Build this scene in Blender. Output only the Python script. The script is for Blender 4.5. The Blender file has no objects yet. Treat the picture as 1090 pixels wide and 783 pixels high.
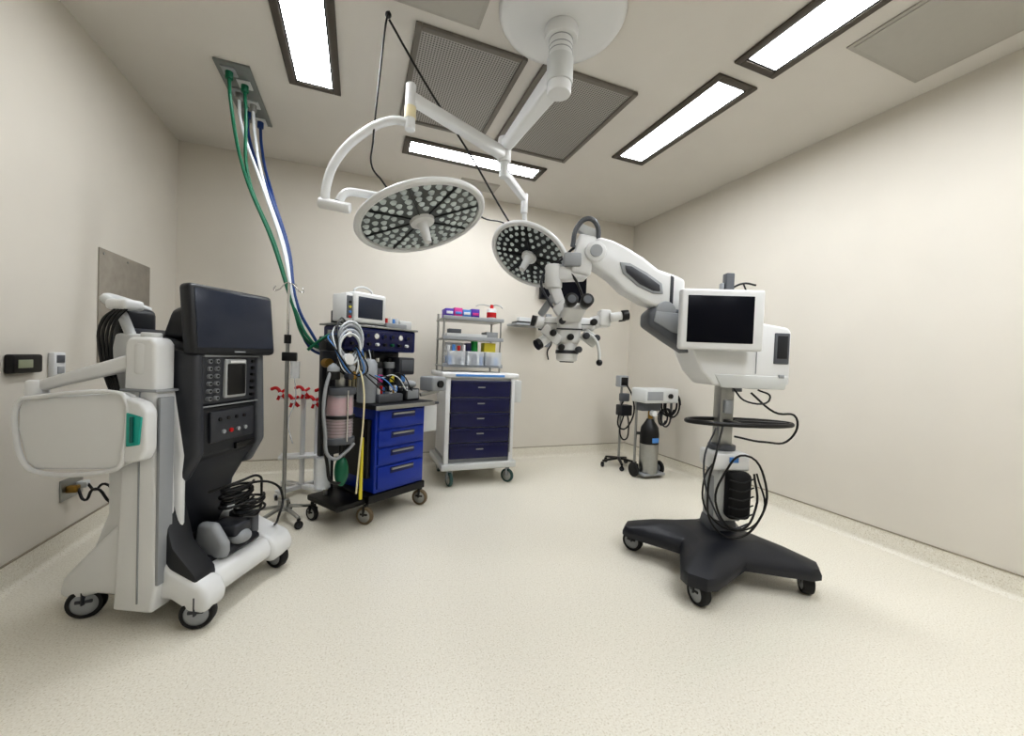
import bpy, bmesh, math, random
from math import sin, cos, pi, radians
from mathutils import Vector, Matrix
random.seed(4)
SC=bpy.context.scene
COL=SC.collection
def lin(c): return tuple(((x/255)/12.92 if x/255<=.04045 else ((x/255+.055)/1.055)**2.4) for x in c)+(1,)
MATS={}
def mat(name,rgb,rough=.45,metal=0,emit=0,var=.03,scale=30,trans=0,alpha=1,coat=0,spec=None):
    if name in MATS: return MATS[name]
    m=bpy.data.materials.new(name); m.use_nodes=True; nt=m.node_tree; b=nt.nodes["Principled BSDF"]
    c=lin(rgb)
    b.inputs["Roughness"].default_value=rough; b.inputs["Metallic"].default_value=metal
    tc=nt.nodes.new("ShaderNodeTexCoord"); n=nt.nodes.new("ShaderNodeTexNoise"); n.inputs["Scale"].default_value=scale
    r=nt.nodes.new("ShaderNodeValToRGB"); r.color_ramp.elements[0].position=.3; r.color_ramp.elements[1].position=.7
    r.color_ramp.elements[0].color=tuple(x*(1-var) for x in c[:3])+(1,); r.color_ramp.elements[1].color=tuple(min(1,x*(1+var)) for x in c[:3])+(1,)
    nt.links.new(tc.outputs["Object"],n.inputs["Vector"]); nt.links.new(n.outputs["Fac"],r.inputs[0]); nt.links.new(r.outputs[0],b.inputs["Base Color"])
    if emit:
        b.inputs["Emission Color"].default_value=c; b.inputs["Emission Strength"].default_value=emit
    if trans: b.inputs["Transmission Weight"].default_value=trans
    if alpha<1: b.inputs["Alpha"].default_value=alpha
    if coat: b.inputs["Coat Weight"].default_value=coat
    if spec is not None: b.inputs["Specular IOR Level"].default_value=spec
    MATS[name]=m; return m

def finish(name,bm,m,parent,bev=0,seg=2,smooth=True,angle=40):
    if bev>0:
        es=[e for e in bm.edges if len(e.link_faces)==2 and e.calc_face_angle(0)>radians(30)]
        if es: bmesh.ops.bevel(bm,geom=es,offset=bev,offset_type='OFFSET',segments=seg,profile=.5,affect='EDGES',clamp_overlap=True)
    bmesh.ops.recalc_face_normals(bm,faces=bm.faces)
    me=bpy.data.meshes.new(name); bm.to_mesh(me); bm.free()
    if smooth:
        for p in me.polygons: p.use_smooth=True
        me.set_sharp_from_angle(angle=radians(angle))
    me.materials.append(m)
    o=bpy.data.objects.new(name,me); COL.objects.link(o)
    if parent: o.parent=parent
    return o
def align(p0,p1,up=None):
    p0=Vector(p0);p1=Vector(p1); d=(p1-p0).normalized()
    u=Vector(up) if up else Vector((0,0,1))
    if abs(d.dot(u))>.99: u=Vector((0,1,0))
    x=u.cross(d).normalized(); y=d.cross(x)
    M=Matrix((x,y,d)).transposed().to_4x4(); M.translation=p0; return M,(p1-p0).length

class G:
    def __init__(s,name,loc=(0,0,0),rz=0):
        e=bpy.data.objects.new(name,None); COL.objects.link(e); e.location=loc; e.rotation_euler=(0,0,radians(rz)); e.empty_display_size=.1; s.e=e
    def box(s,n,x,y,z,m,bev=.004,seg=2,M=None):
        bm=bmesh.new(); bmesh.ops.create_cube(bm,size=1)
        for v in bm.verts: v.co=Vector(((x[0]+x[1])/2+v.co.x*(x[1]-x[0]),(y[0]+y[1])/2+v.co.y*(y[1]-y[0]),(z[0]+z[1])/2+v.co.z*(z[1]-z[0])))
        o=finish(n,bm,m,s.e,min(bev,.45*min(abs(x[1]-x[0]),abs(y[1]-y[0]),abs(z[1]-z[0]))),seg)
        if M is not None: o.data.transform(M)
        return o
    def cyl(s,n,p0,p1,r,m,r2=None,seg=24,bev=0):
        M,L=align(p0,p1); bm=bmesh.new(); r2=r if r2 is None else r2
        bmesh.ops.create_cone(bm,cap_ends=True,segments=seg,radius1=r,radius2=max(r2,1e-4),depth=L)
        bmesh.ops.translate(bm,verts=bm.verts,vec=(0,0,L/2)); bmesh.ops.transform(bm,matrix=M,verts=bm.verts)
        return finish(n,bm,m,s.e,bev)
    def beam(s,n,p0,p1,w,h,m,w2=None,h2=None,bev=.005,up=None,seg=2):
        M,L=align(p0,p1,up); w2=w if w2 is None else w2; h2=h if h2 is None else h2
        bm=bmesh.new(); bmesh.ops.create_cube(bm,size=1)
        for v in bm.verts:
            t=v.co.z+.5; v.co=Vector((v.co.x*(w+(w2-w)*t),v.co.y*(h+(h2-h)*t),t*L))
        bmesh.ops.transform(bm,matrix=M,verts=bm.verts); return finish(n,bm,m,s.e,bev,seg)
    def prism(s,n,pts,axis,a0,a1,m,bev=.004,seg=2,inset=None):
        f={'x':lambda a,p:(a,p[0],p[1]),'y':lambda a,p:(p[0],a,p[1]),'z':lambda a,p:(p[0],p[1],a)}[axis]
        bm=bmesh.new(); A=[bm.verts.new(f(a0,p)) for p in pts]; B=[bm.verts.new(f(a1,p)) for p in pts]
        bm.faces.new(A); bm.faces.new(B[::-1]); k=len(pts)
        for i in range(k): bm.faces.new((A[i],B[i],B[(i+1)%k],A[(i+1)%k]))
        bmesh.ops.recalc_face_normals(bm,faces=bm.faces)
        return finish(n,bm,m,s.e,bev,seg)
    def lathe(s,n,prof,m,c=(0,0,0),d=(0,0,1),seg=40):
        M,_=align(c,Vector(c)+Vector(d)); bm=bmesh.new(); rings=[]
        for r,z in prof:
            if r<1e-5: rings.append([bm.verts.new((0,0,z))])
            else: rings.append([bm.verts.new((r*cos(2*pi*i/seg),r*sin(2*pi*i/seg),z)) for i in range(seg)])
        for a,b in zip(rings,rings[1:]):
            if len(a)==1 and len(b)==1: continue
            for i in range(seg):
                j=(i+1)%seg
                if len(a)==1: bm.faces.new((a[0],b[i],b[j]))
                elif len(b)==1: bm.faces.new((a[i],a[j],b[0]))
                else: bm.faces.new((a[i],a[j],b[j],b[i]))
        bmesh.ops.transform(bm,matrix=M,verts=bm.verts); return finish(n,bm,m,s.e)
    def sph(s,n,c,r,m,sc=(1,1,1)):
        bm=bmesh.new(); bmesh.ops.create_uvsphere(bm,u_segments=24,v_segments=14,radius=1)
        for v in bm.verts: v.co=Vector((c[0]+v.co.x*r*sc[0],c[1]+v.co.y*r*sc[1],c[2]+v.co.z*r*sc[2]))
        return finish(n,bm,m,s.e)
    def tube(s,n,pts,r,m,cyc=False,smooth=True,res=6):
        c=bpy.data.curves.new(n,'CURVE'); c.dimensions='3D'; c.bevel_depth=r; c.bevel_resolution=3; c.resolution_u=res; c.use_fill_caps=True
        if smooth:
            sp=c.splines.new('BEZIER'); sp.bezier_points.add(len(pts)-1)
            for b,p in zip(sp.bezier_points,pts): b.co=p; b.handle_left_type=b.handle_right_type='AUTO'
        else:
            sp=c.splines.new('POLY'); sp.points.add(len(pts)-1)
            for b,p in zip(sp.points,pts): b.co=tuple(p)+(1,)
        sp.use_cyclic_u=cyc; c.materials.append(m)
        o=bpy.data.objects.new(n,c); COL.objects.link(o)
        dg=bpy.context.evaluated_depsgraph_get(); me=bpy.data.meshes.new_from_object(o.evaluated_get(dg)); bpy.data.objects.remove(o)
        for p in me.polygons: p.use_smooth=True
        o=bpy.data.objects.new(n,me); COL.objects.link(o); o.parent=s.e
        return o
    def ring(s,n,c,rx,ry,r,m,nrm=(0,0,1),k=20):
        M,_=align(c,Vector(c)+Vector(nrm))
        return s.tube(n,[tuple(M@Vector((rx*cos(2*pi*i/k),ry*sin(2*pi*i/k),0))) for i in range(k)],r,m,cyc=True)
    def screen(s,n,x,y,z,thick,mb,ms,bz=.02,bev=.012):
        s.box(n+"_housing",x,(y,y+thick),z,mb,bev,3)
        s.box(n+"_glass",(x[0]+bz,x[1]-bz),(y-.003,y+.004),(z[0]+bz,z[1]-bz),ms,.002)
    def caster(s,n,x,y,r,mt,mh,mf,top=None,a=0,w=.035):
        a=radians(a); d=Vector((cos(a),sin(a),0)); c=Vector((x,y,r)); top=top or r*2.1
        hw=w/2
        s.lathe(n+"_tyre",[(r*.72,-hw),(r*.92,-hw),(r,-hw*.6),(r,hw*.6),(r*.92,hw),(r*.72,hw)],mt,c,d,28)
        s.lathe(n+"_hub",[(0,-hw*1.15),(r*.3,-hw*1.25),(r*.6,-hw*1.05),(r*.76,-hw*.8),(r*.76,hw*.8),(r*.6,hw*1.05),(r*.3,hw*1.25),(0,hw*1.15)],mh,c,d,24)
        s.box(n+"_fork",(-hw-.008,hw+.008),(-r*.45,r*.45),(r*1.08,r*1.3),mf,.004,2,Matrix.Translation((x,y,0))@Matrix.Rotation(a,4,'Z'))
        for sg in(-1,1):
            q=c+d*sg*(hw+.006); s.beam(n+"_leg",q,q+Vector((0,0,r*1.2)),.006,r*.3,mf,bev=.001,up=(1,0,0) if abs(d.x)>.7 else (0,1,0))
        s.cyl(n+"_stem",(x,y,r*1.25),(x,y,top),.012,mf)

def coil(n,c,r,t,pitch,ax='z',k=12):
    out=[]
    for i in range(n*k):
        a=2*pi*i/k; rr=r*(1+.12*sin(a*.37)); h=pitch*i/k
        p=(rr*cos(a),rr*sin(a)*t,h) if ax=='z' else (rr*cos(a),h,rr*t*sin(a))
        out.append((c[0]+p[0],c[1]+p[1],c[2]+p[2]))
    return out
# ---------- materials
white=mat("white_enamel",(216,217,217),.33,var=.01,scale=5); white2=mat("offwhite_plastic",(200,202,201),.4,var=.01,scale=5); lgrey=mat("light_grey",(148,151,154),.45,var=.015,scale=8)
mgrey=mat("mid_grey",(86,89,94),.5); dgrey=mat("dark_grey",(52,54,60),.42); char=mat("charcoal",(31,33,38),.42); black=mat("black_plastic",(8,8,10),.4)
rubber=mat("rubber",(16,16,18),.65); steel=mat("stainless",(165,166,164),.3,.9); chrome=mat("chrome",(210,210,210),.15,1)
glass=mat("screen_glass",(9,11,22),.3,spec=.15); glassg=mat("grey_screen",(50,55,68),.25,coat=.1,spec=.3)
blue=mat("machine_blue",(8,48,150),.3); navy=mat("navy_drawer",(9,13,68),.3,var=.1); dblue=mat("panel_blue",(8,24,84),.35)
red=mat("red_plastic",(185,20,24),.4); pink=mat("absorbent_pink",(200,110,110),.6); teal=mat("teal_plastic",(30,160,148),.4)
green=mat("green_hose",(6,94,66),.35); bhose=mat("blue_hose",(22,56,112),.35); whose=mat("white_hose",(212,216,218),.4); yellow=mat("yellow",(215,200,60),.5)
cream=mat("cream_plastic",(225,215,180),.4); purple=mat("purple",(80,50,160),.5); magenta=mat("magenta",(200,60,140),.5); lime=mat("green_plastic",(40,170,80),.4)
clear=mat("clear_plastic",(225,230,235),.15,alpha=.4); brass=mat("brass",(150,120,60),.35,.8); tan=mat("tan_caster",(112,98,76),.6)
sky=mat("lightblue",(80,135,200),.5)

# ---------- room
H=3.0; XL,XR,YB,YF=-1.5275,3.348,4.378,-1.9
wallm=mat("wall_paint",(211,206,196),.7,var=.012,scale=3)
ceilm=mat("ceiling_paint",(212,208,201),.8,var=.012,scale=3)
fm=bpy.data.materials.new("floor_vinyl"); fm.use_nodes=True; nt=fm.node_tree; b=nt.nodes["Principled BSDF"]; b.inputs["Roughness"].default_value=.34
tc=nt.nodes.new("ShaderNodeTexCoord")
def ramp(src,els):
    r=nt.nodes.new("ShaderNodeValToRGB"); e=r.color_ramp.elements
    e[0].position,e[0].color=els[0]; e[1].position,e[1].color=els[-1]
    for p,c in els[1:-1]:
        q=e.new(p); q.color=c
    nt.links.new(src,r.inputs[0]); return r
n1=nt.nodes.new("ShaderNodeTexNoise"); n1.inputs["Scale"].default_value=150; n1.inputs["Detail"].default_value=2; nt.links.new(tc.outputs["Object"],n1.inputs["Vector"])
n2=nt.nodes.new("ShaderNodeTexNoise"); n2.inputs["Scale"].default_value=60; n2.inputs["Detail"].default_value=3; nt.links.new(tc.outputs["Object"],n2.inputs["Vector"])
r1=ramp(n1.outputs["Fac"],[(.30,lin((196,188,170))),(.42,lin((220,215,202))),(.6,lin((224,220,208))),(.74,lin((232,229,221)))])
r2=ramp(n2.outputs["Fac"],[(.33,(.95,.95,.94,1)),(.5,(1,1,1,1))])
mx=nt.nodes.new("ShaderNodeMix"); mx.data_type='RGBA'; mx.blend_type='MULTIPLY'; mx.inputs[0].default_value=1
nt.links.new(r1.outputs[0],mx.inputs[6]); nt.links.new(r2.outputs[0],mx.inputs[7]); nt.links.new(mx.outputs[2],b.inputs["Base Color"])
def slab(name,x,y,z,m):
    bm=bmesh.new(); bmesh.ops.create_cube(bm,size=1)
    for v in bm.verts: v.co=Vector(((x[0]+x[1])/2+v.co.x*(x[1]-x[0]),(y[0]+y[1])/2+v.co.y*(y[1]-y[0]),(z[0]+z[1])/2+v.co.z*(z[1]-z[0])))
    return finish(name,bm,m,None,smooth=False)
slab("floor",(XL-.1,XR+.1),(YF-.1,YB+.1),(-.1,0),fm)
slab("ceiling",(XL-.1,XR+.1),(YF-.1,YB+.1),(H,H+.1),ceilm)
slab("wall_left",(XL-.1,XL),(YF-.1,YB+.1),(0,H),wallm); slab("wall_right",(XR,XR+.1),(YF-.1,YB+.1),(0,H),wallm)
slab("wall_back",(XL,XR),(YB,YB+.1),(0,H),wallm); slab("wall_front",(XL,XR),(YF-.1,YF),(0,H),wallm)
def cove(name,p0,p1,inw):
    hb=.13; R=.035; prof=[(0,hb),(.006,hb)]+[(.006+R*(1-cos(t)),R-R*sin(t)+.001) for t in [i*pi/2/5 for i in range(6)]]+[(0,.001)]
    bm=bmesh.new(); inw=Vector(inw); L=[]
    for p in(p0,p1):
        L.append([bm.verts.new(Vector(p)+inw*a+Vector((0,0,z))) for a,z in prof])
    k=len(prof)
    for i in range(k): bm.faces.new((L[0][i],L[1][i],L[1][(i+1)%k],L[0][(i+1)%k]))
    bm.faces.new(L[0]); bm.faces.new(L[1][::-1]); finish(name,bm,fm,None)
cove("baseboard_left",(XL,YF,0),(XL,YB,0),(1,0,0)); cove("baseboard_right",(XR,YF,0),(XR,YB,0),(-1,0,0)); cove("baseboard_back",(XL,YB,0),(XR,YB,0),(0,-1,0))
shadem=mat("cove_shadow_tone",(150,142,127),.6)  # darker strips paint the thin shadow line along the top of the cove
slab("cove_shadow_1",(XR-.009,XR),(YF,YB),(.13,.137),shadem); slab("cove_shadow_2",(XL,XL+.009),(YF,YB),(.13,.137),shadem); slab("cove_shadow_3",(XL,XR),(YB-.009,YB),(.13,.137),shadem)

# ---------- ceiling lights
diff=mat("light_diffuser",(246,249,253),.5,emit=31.0,var=0); frm=mat("light_frame",(84,78,71),.5,.3); frm2=mat("light_frame_inner",(34,31,29),.6)
def ceil_light(x0,x1,y0,y1):
    g=G("recessed_ceiling_light",((x0+x1)/2,(y0+y1)/2,H)); w=(x1-x0)/2; l=(y1-y0)/2; t=.045
    for n,a,bb in(("frame_a",(-w,-w+t),(-l,l)),("frame_b",(w-t,w),(-l,l)),("frame_c",(-w+t,w-t),(-l,-l+t)),("frame_d",(-w+t,w-t),(l-t,l))):
        g.box(n,a,bb,(-.016,-.0005),frm,.004)
    t2=t+.01
    for n,a,bb in(("lip_a",(-w+t,-w+t2),(-l+t,l-t)),("lip_b",(w-t2,w-t),(-l+t,l-t)),("lip_c",(-w+t2,w-t2),(-l+t,-l+t2)),("lip_d",(-w+t2,w-t2),(l-t2,l-t))):
        g.box(n,a,bb,(-.012,-.0005),frm2,.001)
    g.box("diffuser",(-w+t2,w-t2),(-l+t2,l-t2),(-.008,-.001),diff,0)
ceil_light(-.485,-.165,1.88,3.10); ceil_light(2.02,2.35,.56,1.78); ceil_light(2.02,2.35,1.88,3.0); ceil_light(.31,1.61,3.44,3.72)
ceil_light(2.02,2.35,-1.0,.2); ceil_light(.7,1.02,-.9,.32)  # unseen fixtures, added over and behind the camera to brighten the foreground
# grilles
gm=bpy.data.materials.new("perforated_grille"); gm.use_nodes=True; nt=gm.node_tree; b=nt.nodes["Principled BSDF"]; b.inputs["Roughness"].default_value=.5; b.inputs["Metallic"].default_value=.2
tc=nt.nodes.new("ShaderNodeTexCoord"); v=nt.nodes.new("ShaderNodeTexVoronoi"); v.inputs["Scale"].default_value=60; v.inputs["Randomness"].default_value=0
nt.links.new(tc.outputs["Object"],v.inputs["Vector"]); r=ramp(v.outputs["Distance"],[(.25,lin((78,76,74))),(.42,lin((168,165,160)))]); nt.links.new(r.outputs[0],b.inputs["Base Color"])
gfr=mat("grille_frame",(120,115,108),.5,.2)
def grille(x0,x1,y0,y1):
    g=G("ceiling_air_grille",((x0+x1)/2,(y0+y1)/2,H)); w=(x1-x0)/2;l=(y1-y0)/2;t=.035
    for n,a,bb in(("frame_a",(-w,-w+t),(-l,l)),("frame_b",(w-t,w),(-l,l)),("frame_c",(-w+t,w-t),(-l,-l+t)),("frame_d",(-w+t,w-t),(l-t,l))):
        g.box(n,a,bb,(-.025,-.0005),gfr,.006)
    g.box("perforated_plate",(-w+t,w-t),(-l+t,l-t),(-.014,-.001),gm,0)
grille(.24,.90,2.25,3.2); grille(1.0,1.69,2.23,3.25)
pm=mat("access_panel",(172,168,160),.6)
for x0,x1,y0,y1 in((.05,.57,1.2,2.17),(2.49,3.17,.2,1.46),(.92,1.33,3.98,4.2)):
    g=G("ceiling_access_panel",((x0+x1)/2,(y0+y1)/2,H)); w=(x1-x0)/2;l=(y1-y0)/2
    g.box("flange",(-w,w),(-l,l),(-.008,-.0005),pm,.003); g.box("door",(-w+.025,w-.025),(-l+.025,l-.025),(-.012,-.006),mat("access_door",(176,173,165),.6,var=.01),.002)

# ---------- surgical lights
g=G("ceiling_mounted_surgical_light")
cx,cy=.93,1.88
g.lathe("ceiling_canopy",[(0,2.9),(.1,2.9),(.12,2.905),(.27,2.925),(.31,2.94),(.325,2.965),(.325,2.999),(0,2.999)],white,(cx,cy,0),seg=64)
g.cyl("canopy_collar",(cx,cy,2.84),(cx,cy,2.905),.085,white,bev=.008,seg=40)
g.cyl("stem",(cx,cy,2.6),(cx,cy,2.86),.06,white,seg=40)
g.cyl("stem_joint",(cx,cy,2.62),(cx,cy,2.75),.068,white2,seg=40,bev=.006)
for z in(2.775,2.80,2.835): g.cyl("stem_seam",(cx,cy,z),(cx,cy,z+.004),.0612,lgrey,seg=40)
g.cyl("stem_cap",(cx,cy,2.565),(cx,cy,2.62),.062,white,seg=40,bev=.012)
hub=Vector((.87,2.54,2.6))
g.beam("main_arm",(cx,cy+.03,2.67),hub,.1,.11,white,.07,.07,bev=.018,seg=3)
g.cyl("hub",(hub.x,hub.y,2.5),(hub.x,hub.y,2.66),.045,white,bev=.008); g.cyl("hub_post",(hub.x,hub.y,2.4),(hub.x,hub.y,2.5),.03,white2)
E=Vector((.22,2.2,2.52))
g.beam("left_extension_arm",(hub.x,hub.y,2.55),(E.x,E.y,2.55),.07,.075,white,.06,.055,bev=.015,seg=3)
g.cyl("left_pivot",(E.x,E.y,2.38),(E.x,E.y,2.62),.027,white,bev=.005); g.cyl("left_pivot_band",(E.x,E.y,2.44),(E.x,E.y,2.50),.03,cream)
g.tube("left_curved_arm",[(.22,2.2,2.42),(.13,2.22,2.42),(-.02,2.26,2.33),(-.14,2.29,2.18),(-.18,2.3,2.05),(-.185,2.3,1.97)],.022,white)
g.cyl("left_elbow_joint",(-.215,2.31,1.965),(-.06,2.27,1.945),.027,white,bev=.008)
g.tube("left_yoke_arm",[(-.12,2.29,1.975),(-.09,2.3,2.03),(0,2.33,2.055),(.12,2.33,2.05),(.2,2.33,2.04)],.021,white)
lensm=mat("led_lens",(176,184,182),.18,coat=.2,var=.35,scale=9,emit=.15); ledd=mat("led_bezel",(42,46,47),.3,var=.3,scale=8); ledglass=mat("lamp_face",(92,96,95),.2,var=.35,scale=6)
def head(pre,c,nrm,R,rows,face):
    c=Vector(c); nrm=Vector(nrm).normalized()
    M,_=align(c,c+nrm)
    g.lathe(pre+"_housing",[(0,-.085),(R*.22,-.083),(R*.3,-.07),(R*.75,-.055),(R*.93,-.03),(R,-.008),(R,.012),(R*.975,.02),(R*.94,.018),(R*.93,.004)],white,c,nrm,72)
    g.lathe(pre+"_face",[(R*.935,.004),(R*.9,.008),(0,.012)],face,c,nrm,72)
    bm=bmesh.new()
    for k in range(1,rows+1):
        rr=R*(.2+.66*k/rows); n=max(8,int(2*pi*rr/(R*.15)/8)*8)
        for i in range(n):
            a=2*pi*(i+.5)/n+pi/8
            q=Matrix.Translation((rr*cos(a),rr*sin(a),.012)); bmesh.ops.create_cone(bm,cap_ends=True,segments=12,radius1=R*(.056 if (i+k)%3 else .066),radius2=R*.035,depth=.012,matrix=M@q)
    finish(pre+"_led_lenses",bm,lensm,g.e,0)
    bm=bmesh.new()
    for i in range(8):
        a=i*pi/4+pi/8
        q=Matrix.Rotation(a,4,'Z')@Matrix.Translation((R*.56,0,.014)); 
        bmesh.ops.create_cube(bm,size=1,matrix=M@q@Matrix.Diagonal((R*.7,.006,.008,1)))
    finish(pre+"_spokes",bm,ledd,g.e,0)
    g.lathe(pre+"_centre",[(R*.2,.01),(R*.19,.028),(.035,.034),(.028,.05),(.024,.11),(.02,.145),(0,.148)],white,c,nrm,32)
    g.ring(pre+"_rim",tuple(c+nrm*.006),R,R,.015,white,tuple(nrm),48)
    for i in range(6):
        a=i*pi/3; q=M@Vector((R*.35*cos(a),R*.35*sin(a),-.068)); q2=M@Vector((R*.8*cos(a),R*.8*sin(a),-.045)); g.beam(pre+"_rib_%d"%i,q,q2,.03,.02,white2,.02,.012,bev=.003,up=tuple(nrm))
Rv=Vector((.933,-.361,0)); Fh=Vector((.361,.933,0)); Z=Vector((0,0,1))
nL=(-Z*.95+Rv*.33-Fh*.12).normalized()
cL=Vector((.31,2.31,1.965)); head("left_lamp",cL,nL,.355,5,ledglass)
g.cyl("left_lamp_knuckle",(.2,2.33,2.0),(.2,2.33,2.06),.033,white,bev=.006)
nR=(-Z*.78-Rv*.36-Fh*.46).normalized()
cR=Vector((1.1,2.58,1.92)); head("right_lamp",cR,nR,.275,4,ledd)
g.beam("right_extension_arm",(hub.x,hub.y,2.44),(1.1,2.72,2.36),.05,.055,white,.045,.045,bev=.01)
g.cyl("right_pivot",(1.1,2.72,2.26),(1.1,2.72,2.4),.025,white,bev=.004)
g.tube("right_yoke",[(1.1,2.72,2.3),(1.12,2.74,2.2),(1.14,2.72,2.1),(1.13,2.66,1.98)],.018,white)
g.tube("right_yoke_arc",[(1.12,2.74,2.2),(1.03,2.72,2.17),(.99,2.68,2.1),(1.05,2.64,1.98)],.011,white)
g.cyl("right_lamp_knuckle",(1.14,2.7,2.04),(1.1,2.63,1.97),.04,white,bev=.006)
g.tube("black_spring_cable",[(.1,2.22,2.93),(.3,2.3,2.72),(.62,2.42,2.42),(.86,2.5,2.16),(1.02,2.56,2.01)],.006,black)
g.tube("black_drop_cable",[(.1,2.22,2.97),(.09,2.2,2.93),(.06,2.22,2.6),(.04,2.24,2.3),(.04,2.25,2.17),(.09,2.27,2.12),(.14,2.3,2.07)],.005,black)
g.sph("cable_hook",(.095,2.21,2.945),.016,black); g.tube("right_lamp_cable",[(.62,2.3,2.06),(.7,2.4,2.06),(.9,2.55,2.1),(1.08,2.68,2.05)],.005,black)
g.sph("left_lamp_cap",(.60,2.22,2.12),.03,black,(1.3,1,.8))

# ---------- ceiling gas column & hoses
g=G("ceiling_gas_outlet_with_hoses")
plm=mat("outlet_plate",(128,132,130),.4,.4)
g.box("outlet_plate",(-.90,-.70),(3.04,3.76),(2.985,2.9995),plm,.003)
cols=[green,green,whose,whose,bhose,bhose]
end=[(-.34,3.16,1.26),(-.32,3.14,1.27),(-.36,3.18,1.30),(-.31,3.19,1.24),(-.33,3.2,1.22),(-.30,3.17,1.29)]
for i,(c,e) in enumerate(zip(cols,end)):
    y=3.12+i*.115; x=-.80+(.03 if i%2 else -.03)
    g.cyl("outlet_%d"%i,(x,y,2.93),(x,y,2.986),.022,[green,green,steel,steel,bhose,bhose][i],bev=.003)
    g.box("outlet_collar_%d"%i,(x-.04,x+.04),(y-.045,y+.045),(2.975,2.986),[lgrey,white2][i%2],.004)
    g.tube("hose_%d"%i,[(x,y,2.94),(x+.01,y,2.8),(-.72+.02*i-(0.05 if i<2 else 0),3.3+.03*(i-2),2.42-.02*i),(-.56+.012*i-(.03 if i<2 else 0),3.26+.012*i,1.95),(-.44+.006*i,3.2,1.5),e,(-.22,3.16,1.2-.01*i)],.0105,c)

# ---------- left wall fittings
def wall_fit(name): return G(name,(XL,0,0),0)
g=wall_fit("steel_wall_plate"); brushed=mat("brushed_steel",(158,152,142),.42,.35,var=.1,scale=12)
g.box("plate",(.0005,.01),(3.25,3.89),(1.07,1.79),brushed,.003)
for y in(3.29,3.57,3.85):
    for z in(1.1,1.76): g.cyl("screw",(.009,y,z),(.013,y,z),.008,steel,seg=10)
g.box("lock_slot",(.009,.014),(3.5,3.6),(1.4,1.44),mgrey,.002)
g=wall_fit("wall_thermostat"); g.box("case",(.0005,.035),(2.55,2.74),(1.035,1.125),black,.01,3); g.box("display",(.034,.037),(2.58,2.67),(1.06,1.1),mat("lcd",(150,155,130),.3),.002)
g=wall_fit("wall_control_switch"); g.box("case",(.0005,.03),(2.83,2.92),(1.0,1.135),white,.008,3); g.box("display",(.029,.033),(2.845,2.905),(1.08,1.12),mgrey,.002); g.box("key",(.029,.034),(2.85,2.9),(1.02,1.06),lgrey,.003)
g=wall_fit("wall_outlet_with_cords"); g.box("plate",(.0005,.01),(2.93,3.12),(.3,.42),steel,.003)
for i,y in enumerate((2.98,3.07)):
    g.box("plug_%d"%i,(.009,.06),(y-.02,y+.02),(.34,.38),brass if i==0 else white2,.008); g.tube("cord_%d"%i,[(.055,y,.36),(.1,y-.03,.3+.03*i),(.16,y-.06,.37),(.24,y-.05,.28),(.34,y-.04,.40),(.46,y-.1,.3)],.007,black)

# ---------- surgical console : local +x right, -y front
g=G("ophthalmic_surgery_console",(-.5,2.25,0),64.5)
body=[(.12,.93),(.10,1.16),(.16,1.21),(.42,1.27),(.48,1.2),(.50,.5),(.46,.25),(.26,.25),(.23,.36),(.21,.5),(.15,.6),(.09,.68)]
g.prism("dark_body",body,'x',-.19,.19,dgrey,.02,3)
g.prism("front_shell_lower",[(.14,.63),(.075,.70),(.085,.92),(.14,.92)],'x',-.17,.17,char,.012,3)
g.prism("front_shell_upper",[(.14,.93),(.085,.93),(.075,1.165),(.14,1.165)],'x',-.17,.17,dgrey,.01,3)
for sx in(-1,1):
    x0,x1=(-.215,-.165) if sx<0 else (.165,.215)
    g.prism("cheek_%d"%sx,[(.12,.60),(.055,.72),(.07,1.17),(.3,1.2),(.36,.9),(.3,.55)],'x',x0,x1,mgrey if sx>0 else dgrey,.02,3)
g.box("upper_panel_insert",(-.05,.085),(.068,.09),(.955,1.14),mat("insert",(170,172,172),.4),.008)
g.box("cassette_window",(-.038,.073),(.062,.075),(.968,1.118),black,.005); g.box("cassette_label",(-.03,.065),(.06,.066),(1.122,1.134),white,.001)
g.box("screen_edge",(-.17,.17),(.066,.08),(1.150,1.158),lgrey,.001); g.box("panel_seam",(-.17,.17),(.07,.085),(.922,.928),lgrey,.001)
g.box("lower_panel_plate",(-.13,.14),(.066,.08),(.755,.90),dgrey,.008)
for k in range(6):
    for j in range(2):
        g.cyl("port_l_%d%d"%(k,j),(-.135+j*.04,.085,.96+k*.034),(-.135+j*.04,.066,.96+k*.034),.010,lgrey,seg=12); g.cyl("port_hole_%d%d"%(k,j),(-.135+j*.04,.067,.96+k*.034),(-.135+j*.04,.064,.96+k*.034),.006,black,seg=10)
    g.cyl("port_r_%d"%k,(.13,.085,.96+k*.034),(.13,.066,.96+k*.034),.008,black,seg=12)
for k in range(4):
    g.cyl("lower_port_%d"%k,(-.06+k*.045,.085,.80),(-.06+k*.045,.058,.80),.010,red if k==1 else lgrey,seg=14)
    g.cyl("lower_port_b%d"%k,(-.08+k*.05,.085,.86),(-.08+k*.05,.062,.86),.009,black,seg=12)
g.box("lower_slot",(.02,.15),(.063,.08),(.70,.73),black,.004)
Mt=Matrix.Translation((-.005,.065,1.315))@Matrix.Rotation(radians(-5),4,'X')@Matrix.Rotation(radians(-6),4,'Z')
g.box("monitor_housing",(-.232,.226),(-.02,.045),(-.155,.155),char,.022,3,Mt)
g.box("monitor_glass",(-.212,.205),(-.024,-.015),(-.125,.135),glassg,.004,2,Mt); g.box("monitor_logo",(-.03,.03),(-.022,-.018),(-.145,-.138),lgrey,.001,2,Mt)
g.cyl("monitor_neck",(0,.1,1.2),(0,.2,1.24),.05,dgrey); g.prism("monitor_back",[(.12,1.22),(.12,1.4),(.25,1.36),(.3,1.22)],'x',-.16,.16,char,.03,3)
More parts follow.
